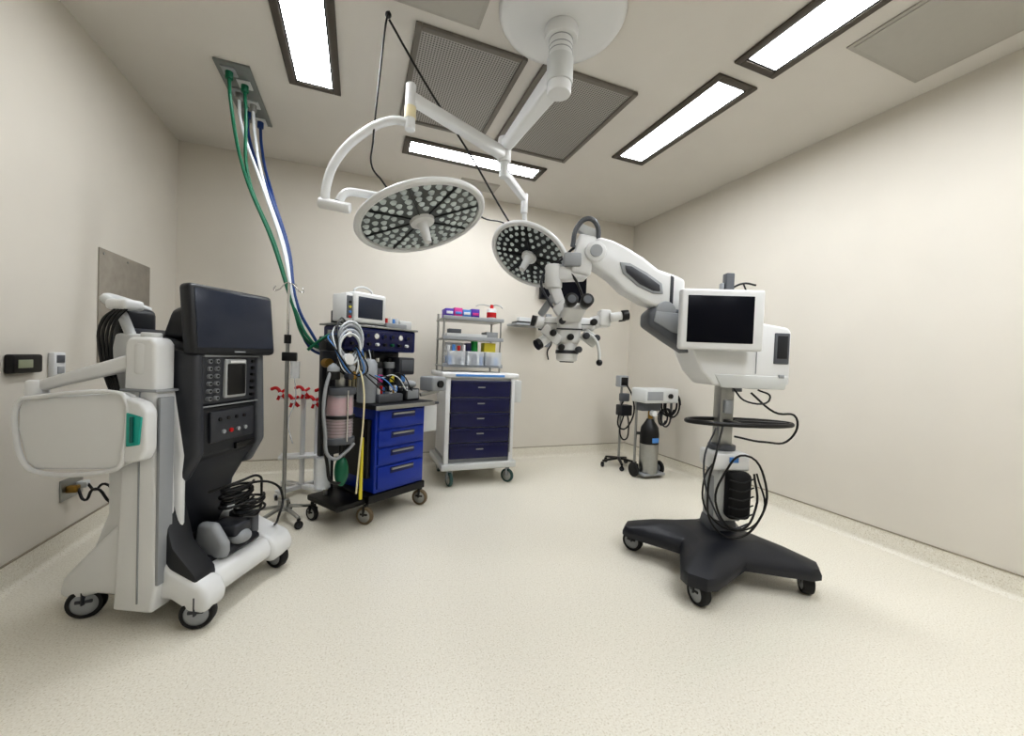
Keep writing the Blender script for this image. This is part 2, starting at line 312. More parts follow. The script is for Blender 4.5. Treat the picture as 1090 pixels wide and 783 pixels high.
g.prism("white_side_shell",[(.12,.62),(.11,.72),(.16,1.0),(.26,1.24),(.44,1.24),(.47,1.1),(.46,.45),(.52,.3),(.5,.12),(.2,.1),(.12,.3)],'x',-.225,-.19,white,.015,3)
g.prism("side_column",[(.15,.08),(.13,.2),(.15,1.02),(.15,1.2),(.17,1.225),(.27,1.225),(.29,1.2),(.29,1.0),(.32,.2),(.33,.08)],'x',-.315,-.222,white,.02,3)
g.box("column_groove",(-.319,-.314),(.21,.216),(.12,1.0),lgrey,.001); g.cyl("column_cap",(-.265,.22,1.22),(-.265,.22,1.245),.035,white2,bev=.005)
g.box("column_joint",(-.322,-.22),(.135,.3),(1.0,1.012),lgrey,.004); g.box("column_edge",(-.312,-.25),(.126,.140),(.2,.98),lgrey,.002)
leg=[(-.055,.075),(-.07,.13),(-.04,.19),(.10,.25),(.16,.33),(.3,.48),(.42,.36),(.60,.18),(.62,.10),(.56,.08),(.44,.12),(.1,.12),(.02,.075)]
g.prism("base_leg_left",leg,'x',-.285,-.17,white,.025,3)
leg2=[(-.055,.075),(-.07,.14),(-.04,.20),(.12,.26),(.22,.34),(.5,.30),(.56,.18),(.56,.09),(.5,.08),(.1,.12),(.02,.075)]
g.prism("base_leg_right",leg2,'x',.14,.30,white,.03,3)
g.prism("white_side_shell_right",[(.2,.62),(.2,.95),(.36,1.2),(.46,1.2),(.48,.3),(.3,.2)],'x',.19,.215,white2,.012,3)
g.prism("front_bumper",[(-.03,.1),(-.045,.15),(-.02,.2),(.06,.22),(.1,.1)],'x',-.18,.16,white,.02,3)
g.prism("dark_leg_cover",[(-.01,.19),(.0,.23),(.10,.34),(.16,.56),(.22,.56),(.24,.3)],'x',-.275,-.165,char,.012,2)
g.box("base_tray",(-.2,.2),(.05,.52),(.12,.24),char,.02,3)
for n,x,y,a in(("front_left_caster",-.25,0,20),("front_right_caster",.25,0,-15),("rear_left_caster",-.25,.52,30),("rear_right_caster",.24,.5,10)):
    g.caster(n,x,y,.066,rubber,lgrey,dgrey,.13,a,.045)
g.prism("foot_pedal_base",[(-.0,.22),(.0,.25),(.12,.31),(.2,.32),(.2,.22)],'x',-.1,.12,char,.02,3)
g.sph("foot_pedal_heel",(.0,.02,.28),.05,lgrey,(1,1,.7)); g.box("foot_pedal_treadle",(-.05,.06),(-.0,.14),(.29,.35),dgrey,.015,3); g.prism("foot_pedal_side",[(.0,.22),(.0,.29),(.06,.38),(.14,.38),(.16,.22)],'x',-.12,-.07,lgrey,.02,3); g.box("foot_pedal_side_b",(.09,.14),(.02,.16),(.24,.36),mgrey,.015,3)
g.tube("pedal_cord_a",coil(6,(.04,.07,.42),.085,.5,.016),.006,black); g.tube("pedal_cord_b",coil(4,(.1,.05,.36),.07,.8,.02),.006,black)
g.tube("pedal_cord_c",[(.1,.1,.5),(.2,.0,.48),(.26,-.02,.38),(.2,-.04,.3),(.27,.03,.22)],.006,black)
g.tube("pedal_cord_d",[(-.1,.1,.52),(-.02,.02,.55),(.12,.02,.54),(.2,.06,.44),(.1,0,.36),(-.05,-.03,.4)],.006,black)
g.box("rear_handle_block",(-.2,-.04),(.42,.50),(1.1,1.36),char,.03,3)
g.tube("rear_handle",[(-.2,.38,1.22),(-.21,.45,1.36),(-.21,.50,1.39),(-.1,.53,1.39),(0,.52,1.36)],.02,white2)
g.box("handpiece_rest",(-.26,-.17),(.35,.45),(1.34,1.385),white,.015,3)
for i in range(4): g.tube("rear_cable_%d"%i,[(-.24,.36+.014*i,1.35),(-.27,.38+.02*i,1.29),(-.26-.004*i,.41+.012*i,1.15),(-.25,.38,.98-.03*i)],.006,black)
g.beam("tray_arm",(-.27,.22,1.14),(-.32,.68,1.0),.05,.07,white,.04,.045,bev=.015,seg=3)
g.cyl("tray_arm_joint",(-.265,.22,1.07),(-.265,.22,1.2),.055,white,bev=.01); g.cyl("tray_arm_pivot",(-.32,.67,.88),(-.32,.67,1.03),.035,white,bev=.01)
def tray():
    pts=[(.215,.985),(.25,1.0),(.61,.965),(.67,.95),(.69,.91),(.69,.83),(.65,.70),(.61,.67),(.27,.69),(.23,.71),(.215,.76)]
    g.prism("tray_panel",pts,'x',-.37,-.345,white,.012,3)
    g.tube("tray_rim",[(-.375,y,z) for y,z in pts],.009,white,cyc=True)
    g.prism("tray_back",[(y*1,z) for y,z in pts],'x',-.34,-.325,white,.005)
    g.prism("tray_pocket",[(.12,.93),(.145,.965),(.215,.985),(.215,.72),(.14,.735),(.12,.78)],'x',-.38,-.325,white,.012,3)
    g.prism("teal_holder",[(.13,.91),(.195,.925),(.195,.79),(.14,.80)],'x',-.387,-.378,teal,.004)
    g.cyl("teal_bar",(-.392,.165,.81),(-.392,.165,.91),.006,mat("dark_teal",(15,90,85),.4),seg=10)
tray()

# ---------- IV poles
g=G("iv_pole",(-.46,3.12,0),0)
g.cyl("pole",(0,0,.1),(0,0,1.3),.0125,steel); g.cyl("upper_pole",(0,0,1.3),(0,0,1.66),.008,chrome)
g.tube("hooks",[(-.08,0,1.63),(-.09,0,1.6),(-.07,0,1.6),(0,0,1.66),(.07,0,1.6),(.09,0,1.6),(.08,0,1.63)],.004,chrome)
for i in range(5):
    a=2*pi*i/5+.3; x,y=.2*cos(a),.2*sin(a); g.beam("base_arm_%d"%i,(0,0,.11),(x,y,.075),.03,.022,steel,.02,.018); g.caster("caster_%d"%i,x,y,.028,rubber,dgrey,black,.07,math.degrees(a),.02)
g.cyl("base_hub",(0,0,.08),(0,0,.16),.035,steel,bev=.006); g.cyl("pole_clamp",(0,0,1.24),(0,0,1.3),.022,black)
g.box("pump_clamp",(-.03,.06),(-.03,.03),(1.12,1.18),black,.006); g.cyl("bag",(.05,0,1.0),(.05,0,1.12),.03,clear)
g.tube("iv_line",[(.05,-.01,1.0),(.06,-.02,.85),(.02,-.03,.7),(.05,-.03,.55)],.004,clear)
g=G("instrument_stand",(-.42,3.72,0),0)
g.cyl("pole",(0,0,.08),(0,0,.86),.02,white); g.beam("base_bar",(-.16,-.14,.06),(.16,.14,.06),.05,.035,white); g.beam("base_bar_b",(-.16,.14,.06),(.16,-.14,.06),.05,.035,white)
for i,(x,y) in enumerate(((-.16,-.14),(.16,.14),(-.16,.14),(.16,-.14))): g.caster("caster_%d"%i,x,y,.022,rubber,dgrey,white,.05,20*i,.018)
g.cyl("pole_b",(-.12,-.05,.1),(-.12,-.05,.8),.01,chrome); g.cyl("pole_c",(.1,0,.1),(.1,0,.8),.012,white)
for i,(x,z) in enumerate(((-.17,.84),(-.08,.78),(.0,.85),(.08,.77),(.15,.83))):
    g.tube("red_clamp_%d"%i,[(x-.06,-.03,z+.035),(x-.02,-.05,z+.045),(x+.015,-.06,z),(x+.05,-.05,z-.045)],.013,red); g.tube("red_clamp_arm_%d"%i,[(x+.045,-.03,z+.035),(x+.015,-.05,z+.01),(x-.01,-.06,z-.05)],.011,red); g.cyl("clamp_knob_%d"%i,(x+.01,-.08,z),(x+.01,-.04,z),.016,white,seg=12)
g.box("shelf",(-.17,.17),(-.06,.08),(.30,.325),white,.006); g.beam("crossbar",(-.2,0,.8),(.18,0,.8),.02,.02,white)

# ---------- anaesthesia machine
g=G("anesthesia_machine",(.07,2.92,0),33.7)
g.box("base_plinth",(.02,.54),(-.01,.46),(.13,.19),black,.01); g.box("drawer_cabinet",(.065,.525),(.0,.42),(.19,.80),blue,.012,3)
zs=[(.22,.38),(.395,.51),(.525,.64),(.655,.785)]
for i,(a,b2) in enumerate(zs):
    g.box("drawer_%d"%i,(.085,.505),(-.016,.004),(a,b2),blue,.006); g.box("drawer_pull_%d"%i,(.2,.4),(-.03,-.014),(b2-.035,b2-.02),steel,.004)
    g.box("pull_recess_%d"%i,(.19,.41),(-.019,-.014),(b2-.06,b2-.015),dblue,.003)
g.box("work_surface",(.02,.57),(-.06,.46),(.80,.835),char,.01); g.box("surface_rail",(.02,.57),(-.07,-.055),(.80,.83),steel,.004)
for x in(.0,.5):
    for y in(.05,.44): g.caster("caster_%d_%d"%(x*10,y*10),x,y-.05,.062,tan if y<.2 else rubber,steel,black,.135,25,.03)
g.box("left_step",(-.2,.02),(.02,.4),(.13,.17),black,.01); g.caster("caster_side",-.19,.34,.05,rubber,steel,black,.13,10,.03)
g.beam("rear_post_l",(-.03,.4,.17),(-.03,.4,1.5),.035,.035,char); g.beam("rear_post_r",(.54,.4,.8),(.54,.4,1.38),.035,.035,char)
g.box("side_rail_box",(.03,.065),(.04,.38),(.3,.72),black,.006)
g.box("gas_panel",(-.10,.58),(.2,.42),(1.21,1.385),dblue,.015,3); g.box("gas_panel_face",(-.07,.54),(.19,.202),(1.235,1.36),navy,.004)
for i in range(8):
    g.cyl("gauge_%d"%i,(-.04+i*.075,.19,1.325),(-.04+i*.075,.178,1.325),.022,chrome if i%3==0 else dblue,seg=20); g.cyl("gauge_face_%d"%i,(-.04+i*.075,.179,1.325),(-.04+i*.075,.176,1.325),.015,white if i%3==0 else black,seg=18)
    g.cyl("knob_%d"%i,(-.02+i*.07,.19,1.262),(-.02+i*.07,.165,1.262),.012,[black,green,black,white][i%4],seg=12)
g.box("top_tray",(-.12,.59),(.18,.44),(1.385,1.4),steel,.004)
g.screen("patient_monitor",(.0,.28),.2,(1.415,1.64),.2,white,glassg,.035,.02); g.box("monitor_strip",(-.06,.0),(.21,.38),(1.42,1.62),white,.01); g.box("strip_modules",(-.052,-.008),(.204,.212),(1.44,1.6),mgrey,.003)
g.tube("monitor_handle",[(.06,.3,1.64),(.07,.3,1.67),(.21,.3,1.67),(.22,.3,1.64)],.008,white2)
for k in range(4): g.cyl("mon_port_%d"%k,(-.03,.206,1.45+k*.035),(-.03,.194,1.45+k*.035),.009,[red,sky,yellow,black][k],seg=10)
g.box("stack_unit",(.3,.5),(.22,.42),(1.4,1.44),lgrey,.006); g.box("top_box",(.45,.57),(.24,.38),(1.4,1.47),white2,.008)
for k in range(4): g.cyl("top_bottle_%d"%k,(.32+.035*k,.25,1.44),(.32+.035*k,.25,1.475+.01*(k%2)),.011,[red,white,sky,white][k],seg=10)
g.box("back_plate",(.0,.54),(.36,.38),(.83,1.22),char,.006)
for k in range(5): g.cyl("flow_tube_%d"%k,(.05+k*.03,.3,.93),(.05+k*.03,.3,1.2),.010,cream,seg=12)
g.box("flow_block",(.02,.2),(.28,.34),(.9,.935),steel,.004)
for k in range(3): 
    x=.27+k*.11; g.cyl("vaporizer_%d"%k,(x,.28,.93),(x,.28,1.08),.042,[mgrey,char,mgrey][k],bev=.006); g.cyl("vap_dial_%d"%k,(x,.28,1.08),(x,.28,1.13),.046,[black,lgrey,black][k],bev=.005)
    g.box("vap_label_%d"%k,(x-.02,x+.02),(.232,.242),(.97,1.03),[magenta,yellow,sky][k],.002)
    g.cyl("vap_knob_%d"%k,(x,.28,1.13),(x,.28,1.16),.02,[chrome,black,chrome][k])
g.box("clipboard_stack",(.1,.32),(.02,.2),(.836,.9),mgrey,.01); g.box("small_analyzer",(.36,.5),(.04,.2),(.836,.93),char,.01); g.sph("mask",(.45,.1,.96),.05,lgrey,(1,1,.6)); g.box("analyzer_face",(.375,.485),(.034,.042),(.85,.92),lgrey,.003)
g.box("gas_analyzer",(.42,.58),(.2,.36),(1.03,1.17),dgrey,.012); g.box("gas_analyzer_face",(.44,.56),(.194,.202),(1.06,1.15),mgrey,.003)
for k in range(6): g.cyl("bottle_%d"%k,(.12+.035*k,.05+.02*(k%3),.9),(.12+.035*k,.05+.02*(k%3),.945+.012*(k%2)),.012,[white,red,sky,white,brass,white][k],seg=10)
g.beam("side_arm",(.56,.1,.87),(.72,.05,.9),.03,.03,steel); g.box("side_ventilator",(.6,.76),(.0,.16),(.9,1.02),lgrey,.015,3); g.cyl("ventilator_knob",(.68,0,.96),(.68,-.02,.96),.03,black)
g.box("waste_bin",(.6,.76),(.1,.34),(.55,.78),white2,.01); g.box("waste_bin_lid",(.59,.77),(.09,.35),(.78,.80),mgrey,.005); g.box("bin_bracket",(.52,.61),(.16,.2),(.68,.72),steel,.004)
ax,ay=-.2,.02
g.lathe("absorber_canister",[(0,.63),(.08,.63),(.085,.64),(.085,.93),(.08,.94),(0,.94)],clear,(ax,ay,0),seg=36)
g.cyl("absorbent_lower",(ax,ay,.65),(ax,ay,.76),.078,pink); g.cyl("absorbent_upper",(ax,ay,.79),(ax,ay,.90),.078,pink)
for n,z0,z1 in(("cap_bottom",.60,.64),("band",.765,.785),("cap_top",.92,.965)): g.cyl("absorber_"+n,(ax,ay,z0),(ax,ay,z1),.098,mgrey if n!="band" else black,bev=.006,seg=36)
for k in range(3):
    a=k*2.1+.5; g.cyl("absorber_rod_%d"%k,(ax+.093*cos(a),ay+.093*sin(a),.62),(ax+.093*cos(a),ay+.093*sin(a),.95),.006,chrome)
for k in range(5): g.cyl("granule_line_%d"%k,(ax,ay,.668+.02*k),(ax,ay,.671+.02*k),.0865,mgrey,seg=36)
g.cyl("absorber_stem",(ax,ay,.965),(ax,ay,1.1),.03,steel,bev=.004); g.beam("absorber_arm",(ax,ay,1.05),(-.03,.4,1.02),.035,.035,steel)
g.sph("valve_dome_l",(ax-.06,ay-.02,1.08),.04,clear); g.sph("valve_dome_r",(ax+.06,ay-.02,1.08),.04,clear); g.cyl("valve_l",(ax-.06,ay-.02,1.02),(ax-.06,ay-.02,1.07),.04,black); g.cyl("valve_r",(ax+.06,ay-.02,1.02),(ax+.06,ay-.02,1.07),.04,brass)
g.cyl("apl_knob",(ax,ay-.07,1.04),(ax,ay-.12,1.04),.02,dgrey); g.lathe("pressure_gauge",[(0,0),(.038,0),(.038,.02),(0,.022)],white,(ax+.02,ay-.04,1.15),(.2,-1,.1))
g.lathe("bellows",[(0,.87)]+[(.045 if i%2 else .06,.88+.016*i) for i in range(14)]+[(0,1.1)],black,(.07,.12,0),seg=30); g.lathe("bellows_dome",[(.07,.84),(.07,1.12),(.05,1.15),(0,1.16)],clear,(.07,.12,0),seg=30)
def corr(n,pts,r,m): g.tube(n,pts,r,m)
for k in range(4): corr("breathing_circuit_%d"%k,coil(2,(-.16+.02*k,-.03+.03*k,1.22+.02*k),.068+.006*k,1.35,.015,'y'),.007,[whose,clear,lgrey,whose][k])
corr("circuit_drop_a",[(-.26,.0,1.12),(-.33,-.03,.95),(-.33,-.04,.7),(-.28,-.05,.52),(-.2,-.06,.55),(-.14,-.06,.6)],.011,lgrey)
corr("circuit_drop_b",[(-.10,-.02,1.12),(-.08,-.05,1.0),(-.075,-.06,.75),(-.09,-.05,.5),(-.1,-.04,.25)],.006,cream)
corr("circuit_drop_c",[(-.28,0,1.1),(-.315,.0,.8),(-.29,.0,.5),(-.24,-.03,.35),(-.18,-.05,.42)],.010,black)
g.sph("breathing_bag",(-.2,-.02,.42),.055,green,(.8,.8,1.8)); g.cyl("bag_neck",(-.2,-.02,.5),(-.2,-.02,.6),.018,black)
g.cyl("yellow_tube",(-.06,-.03,.2),(-.06,-.03,.62),.012,yellow); g.cyl("suction_jar",(-.26,.1,.3),(-.26,.1,.5),.05,clear)
for k in range(6):
    corr("wire_%d"%k,[(-.05,.2,1.4-.02*k),(-.16-.02*k,.1,1.42-.03*k),(-.24-.01*k,.0,1.25),(-.2+.03*k,-.03,1.05),(-.1,-.02,1.12+.02*k),(-.03,.15,1.22)],.005,[black,black,whose,dgrey,sky,black][k])
for k in range(6):
    corr("front_wire_%d"%k,[(.0+.03*k,.18,1.22),(-.01+.04*k,.1,1.1-.02*k),(.05+.04*k,.0,.98+.015*k),(.15+.05*k,.02,.92),(.22+.05*k,.1,.95)],.0045,[black,black,sky,black,whose,black][k])
corr("green_supply",[(-.3,.25,1.2),(-.2,.2,1.3),(-.1,.3,1.3),(-.03,.35,1.28)],.010,green)
g.cyl("side_pole",(-.12,.3,.15),(-.12,.3,1.35),.014,steel); g.box("side_module",(-.2,-.06),(.2,.3),(1.2,1.3),char,.01); g.cyl("regulator",(-.26,.1,1.12),(-.26,.05,1.12),.03,brass)
g.box("absorber_back_frame",(-.27,-.08),(.12,.16),(.5,1.2),char,.008)

# ---------- supply cart
g=G("medical_supply_cart",(1.075,3.55,0),0)
g.box("body",(-.31,.31),(.02,.56),(.24,1.0),white,.008); g.box("top",(-.37,.37),(-.02,.60),(1.0,1.05),white,.015,3); g.box("base",(-.36,.37),(-.02,.6),(.15,.215),white2,.015,3); g.box("plinth",(-.31,.31),(.02,.56),(.21,.25),lgrey,.004)
g.box("post_l",(-.335,-.29),(-.005,.05),(.21,1.0),white,.008); g.box("post_r",(.29,.335),(-.005,.05),(.21,1.0),white,.008)
zz=[.255,.405,.545,.685,.825,.985]
for i in range(5):
    a,b2=zz[i],zz[i+1]-.008; g.box("drawer_%d"%i,(-.285,.285),(-.012,.022),(a,b2),navy,.006); g.box("pull_%d"%i,(-.035,.035),(-.016,-.01),((a+b2)/2+.01,(a+b2)/2+.022),steel,.002)
    g.box("drawer_lip_%d"%i,(-.285,.285),(-.024,-.01),(b2-.02,b2-.006),navy,.004)
g.box("lock_bar",(.29,.30),(-.02,-.004),(.3,.98),lgrey,.002); g.box("label_strip",(-.25,.22),(-.024,-.019),(1.015,1.035),sky,.001)
for n,x,y,a in(("fl",-.27,.03,10),("fr",.3,.03,40),("rl",-.27,.53,0),("rr",.3,.53,0)): g.caster("caster_"+n,x,y,.065,mat("teal_tyre",(45,75,72),.6),steel,lgrey,.16,a,.03)
for n,x in(("l",-.33),("r",.24)):
    g.cyl("rack_post_"+n,(x,.5,1.05),(x,.5,1.62),.011,steel); g.cyl("rack_front_"+n,(x,.2,1.05),(x,.2,1.56),.009,steel)
for i,z in enumerate((1.11,1.37,1.56)): g.box("rack_shelf_%d"%i,(-.345,.255),(.16,.54),(z-.012,z),steel,.003); g.box("shelf_lip_%d"%i,(-.345,.255),(.155,.162),(z-.015,z+.02),lgrey,.002)
for i in range(3):
    x=-.30+.18*i; g.box("clear_bin_%d"%i,(x,x+.165),(.1,.36),(1.115,1.25),clear,.01)
    for j in range(5): g.box("bin_item_%d%d"%(i,j),(x+.01+.03*j,x+.032+.03*j),(.11,.3),(1.12,1.19+.05*random.random()),[sky,white,mgrey,navy,whose][(i+j)%5],.004)
g.cyl("green_bottle",(.0,.3,1.25),(.0,.3,1.35),.035,lime); g.cyl("green_cap",(.0,.3,1.35),(.0,.3,1.365),.02,white); g.box("yellow_box",(.08,.2),(.22,.34),(1.25,1.34),yellow,.004); g.box("blue_pack",(-.10,-.05),(.22,.34),(1.25,1.33),navy,.004)
for j in range(4): g.cyl("vial_%d"%j,(-.28+.05*j,.2,1.25),(-.28+.05*j,.2,1.30+.01*(j%2)),.016,[white,sky,red,white][j],seg=12)
g.box("white_boxes",(-.3,-.12),(.26,.42),(1.25,1.33),white,.004); g.box("paper_stack",(-.3,.1),(.2,.45),(1.375,1.42),white2,.004); g.box("paper_sheet",(.0,.2),(.2,.4),(1.375,1.39),white,.002); g.box("box_on_shelf",(.1,.22),(.22,.4),(1.39,1.45),lgrey,.004); g.box("dark_pack",(-.28,-.16),(.2,.3),(1.42,1.46),mgrey,.004)
for i in range(4):
    x=-.32+.085*i; g.box("glove_box_%d"%i,(x,x+.08),(.2,.38),(1.562,1.65+.012*(i%2)),[purple,magenta,sky,purple][i],.003); g.box("box_label_%d"%i,(x+.01,x+.07),(.196,.201),(1.60,1.625),[white,sky,white,magenta][i],.001)
g.cyl("spray_bottle",(.17,.3,1.562),(.17,.3,1.69),.048,white,bev=.01); g.cyl("spray_band",(.17,.3,1.6),(.17,.3,1.65),.0495,red); g.cyl("spray_cap",(.17,.3,1.69),(.17,.3,1.73),.02,red,.014)
g.tube("iv_hook",[(.24,.5,1.6),(.24,.5,1.74),(.3,.45,1.75),(.33,.42,1.72)],.006,steel); g.tube("iv_hook_b",[(.24,.5,1.74),(.1,.5,1.75),(.06,.5,1.73)],.006,steel)
g.box("side_sharps_box",(.37,.45),(.1,.3),(.76,.98),white2,.012); g.box("side_bracket",(.3,.38),(.15,.25),(.85,.95),lgrey,.003)
g.tube("side_handle",[(-.37,.05,.98),(-.42,.06,.98),(-.42,.5,.98),(-.37,.52,.98)],.012,steel,smooth=False)

# ---------- wall monitor & keyboard shelf
g=G("wall_mounted_monitor",(2.27,YB,0),0)
g.box("mount",(-.08,.08),(-.08,-.0005),(1.95,2.15),black,.004); g.screen("display",(-.30,.32),-.12,(1.91,2.22),.05,black,glass,.015,.008)
g=G("wall_keyboard_shelf",(1.86,YB,0),0)
g.box("shelf",(-.26,.14),(-.32,-.02),(1.57,1.595),lgrey,.006); g.box("keyboard",(-.24,.08),(-.3,-.12),(1.596,1.615),black,.004); g.box("device",(-.15,.05),(-.12,-.04),(1.596,1.68),white2,.01)
g.box("wall_track",(.24,.31),(-.04,-.0005),(1.35,1.75),lgrey,.005); g.beam("shelf_arm",(.1,-.15,1.56),(.27,-.03,1.56),.04,.04,mgrey)
g.tube("shelf_cable",[(.26,-.05,1.55),(.30,-.08,1.4),(.26,-.06,1.3),(.29,-.03,1.2)],.008,black)

# ---------- vital signs stand
g=G("vital_signs_stand",(2.83,3.8,0),0)
g.cyl("pole",(0,0,.08),(0,0,.98),.014,steel)
for i in range(5):
    a=2*pi*i/5+.5; x,y=.2*cos(a),.2*sin(a); g.beam("base_arm_%d"%i,(0,0,.1),(x,y,.07),.035,.025,black,.025,.02); g.caster("caster_%d"%i,x,y,.026,rubber,dgrey,black,.06,math.degrees(a),.02)
g.box("gauge_housing",(-.06,.06),(-.05,.04),(.92,1.05),lgrey,.012); g.box("gauge_face",(-.045,.045),(-.054,-.048),(.94,1.03),black,.004)
g.box("wire_basket",(-.07,.07),(-.12,-.0),(.60,.72),char,.01); g.tube("cuff_hose",[(.03,-.05,.95),(.1,-.08,.8),(.08,-.1,.55),(-.04,-.08,.45),(-.06,-.06,.65),(.0,-.07,.8)],.009,black); g.tube("cuff_hose_b",[(0,-.06,.6),(-.07,-.1,.4),(.0,-.1,.33),(.06,-.08,.45),(.03,-.05,.7)],.008,black)
g.box("accessory",(-.05,.05),(-.09,-.02),(.76,.85),mgrey,.01)

# ---------- oxygen cylinder cart
g=G("oxygen_cylinder_cart",(2.9,3.36,0),0)
g.lathe("cylinder",[(0,.05),(.085,.05),(.095,.07),(.095,.46),(.085,.53),(.045,.59),(.03,.62),(0,.62)],steel,(-.02,0,0),seg=36)
g.lathe("cylinder_band",[(.0965,.36),(.0965,.46),(.087,.53),(.047,.592),(.032,.621)],black,(-.02,0,0),seg=36)
g.box("cylinder_label",(-.06,.02),(-.1,-.09),(.38,.43),sky,.004)
g.cyl("valve",(-.02,0,.62),(-.02,0,.70),.025,brass); g.cyl("regulator_gauge",(-.02,-.02,.68),(-.02,-.07,.68),.03,white)
g.box("cart_plate",(-.13,.14),(-.08,.12),(.03,.055),lgrey,.005); g.cyl("cart_post_l",(-.12,.1,.04),(-.12,.1,.9),.013,steel); g.cyl("cart_post_r",(.11,.1,.04),(.11,.1,.9),.013,steel)
g.box("suction_unit",(-.17,.26),(-.1,.14),(.79,.94),white2,.02,3); g.box("unit_panel",(-.15,.05),(-.104,-.098),(.82,.91),lgrey,.004); g.cyl("unit_knob",(.14,-.1,.865),(.14,-.12,.865),.025,black)
g.box("unit_bracket",(-.13,.12),(.0,.12),(.70,.80),mgrey,.008); g.beam("holding_ring",(-.12,.1,.45),(.11,.1,.45),.02,.03,steel)
g.cyl("wheel_l",(-.17,.06,.075),(-.145,.06,.075),.075,rubber,bev=.006); g.cyl("wheel_r",(.16,.06,.075),(.19,.06,.075),.075,rubber,bev=.006); g.cyl("hub_r",(.155,.06,.075),(.193,.06,.075),.04,lgrey); g.cyl("axle",(-.16,.06,.075),(.17,.06,.075),.008,steel)
g.tube("hanging_cord_a",coil(4,(.27,-.02,.76),.09,1.3,.02,'y'),.009,black); g.tube("hanging_cord_b",coil(3,(.23,.02,.62),.06,1.5,.03,'y'),.009,dgrey)
g.beam("cord_hook",(.15,.05,.88),(.26,.02,.88),.02,.02,black); g.cyl("cord_post",(.3,.05,.6),(.3,.05,.93),.012,mgrey); g.beam("cord_post_arm",(.11,.1,.65),(.3,.05,.65),.015,.015,mgrey)

# ---------- surgical microscope
g=G("surgical_microscope",(2.05,1.76,0),-21)
cs=[(-.46,.144),(-.30,-.415),(.341,-.276),(.18,.284)]; cc=Vector((-.04,-.05,0))
def star():
    bm=bmesh.new(); order=sorted(cs,key=lambda p:math.atan2(p[1]-cc.y,p[0]-cc.x)); base=[]
    for i,p in enumerate(order):
        P=Vector((p[0],p[1],0)); d=(P-cc).normalized(); t=Vector((-d.y,d.x,0))
        base+= [(P+d*.02-t*.085,1),(P+d*.06-t*.045,1),(P+d*.06+t*.045,1),(P+d*.02+t*.085,1)]
        q=order[(i+1)%4]; Q=Vector((q[0],q[1],0)); d2=(Q-cc).normalized(); m_=(d+d2).normalized()
        base.append((cc+m_*.235,0))
    rings=[]
    for z,k,sh in((.105,1,1.0),(.13,1,1.02),(.16,.97,1.0),(.20,.72,.88),(.232,.44,.64)):
        rings.append([bm.verts.new((cc.x+(v.x-cc.x)*(k if e else sh),cc.y+(v.y-cc.y)*(k if e else sh),z)) for v,e in base])
    n=len(base)
    for a,b2 in zip(rings,rings[1:]):
        for i in range(n): bm.faces.new((a[i],a[(i+1)%n],b2[(i+1)%n],b2[i]))
    bm.faces.new(rings[0][::-1]); bm.faces.new(rings[-1]); finish("star_base",bm,mat("base_grey",(30,32,39),.4),g.e,.012,2)
star()
for i,(x,y) in enumerate(cs): g.caster("caster_%d"%i,x,y,.062,rubber,lgrey,char,.12,[50,15,-20,0][i],.05)
g.beam("lower_column",(0,0,.2),(0,0,.72),.14,.13,lgrey,.11,.11,bev=.012); g.beam("upper_column",(0,0,.7),(0,0,1.12),.085,.085,steel,bev=.012)
g.beam("column_foot",(0,0,.2),(0,0,.30),.17,.16,mgrey,.14,.13,bev=.012)
g.box("column_box",(-.11,.10),(-.13,.05),(.60,.70),white,.015,3); g.box("cable_guard",(-.06,.08),(-.10,.0),(.30,.6),white2,.012,3)
net=mat("black_mesh",(12,12,14),.8); g.box("cord_bag",(-.03,.10),(-.17,-.09),(.33,.60),net,.03,3); g.box("badge",(-.02,.03),(-.137,-.128),(.65,.68),sky,.002)
for k in range(5): g.tube("bag_fold_%d"%k,[(-.035,-.17,.36+.05*k),(.03,-.18,.35+.05*k),(.105,-.165,.37+.05*k)],.004,rubber)
g.ring("handle_loop",(.05,-.08,.875),.30,.12,.013,black,(0,0,1)); g.beam("handle_bracket",(0,-.2,.875),(0,.04,.875),.04,.02,black); g.beam("handle_bracket_b",(.05,-.04,.875),(.34,-.07,.875),.03,.015,char)
g.box("column_sensor",(-.025,.02),(-.07,-.04),(.92,1.0),lgrey,.006); g.cyl("column_ring",(0,0,.70),(0,0,.73),.075,mgrey,bev=.004)
g.tube("cord_a",[(.1,-.1,1.05),(.2,-.16,.95),(.34,-.14,.92),(.33,-.12,.80),(.15,-.16,.78),(.0,-.13,.80)],.006,black)
g.tube("cord_b",[(-.05,-.1,.86),(-.12,-.17,.7),(-.16,-.18,.5),(-.12,-.19,.3),(.0,-.2,.25),(.12,-.2,.35),(.16,-.18,.55),(.05,-.16,.7),(-.05,-.15,.6),(-.1,-.17,.4),(.0,-.21,.3),(.1,-.2,.42),(.1,-.17,.6)],.006,black)
g.tube("cord_c",[(-.08,-.1,.66),(-.17,-.15,.55),(-.14,-.17,.36),(.02,-.2,.29),(.15,-.19,.4),(.12,-.16,.6)],.005,black)
g.tube("cord_d",[(.0,-.08,1.08),(.06,-.14,1.0),(.18,-.15,1.03),(.12,-.13,1.07)],.005,black)
g.tube("cord_e",[(-.09,-.1,.84),(-.18,-.16,.66),(-.13,-.18,.42),(-.03,-.19,.3),(.08,-.19,.33)],.005,dgrey)
cab=[(-.28,1.32),(-.25,1.44),(.06,1.46),(.282,1.426),(.30,1.40),(.30,1.105),(.273,1.086),(.10,1.07),(-.13,1.086),(-.20,1.16)]
g.prism("control_cabinet",cab,'y',-.13,.14,white,.02,3); g.prism("cabinet_lower",[(-.13,1.15),(.29,1.15),(.27,1.075),(-.09,1.075)],'y',-.137,-.12,white2,.006)
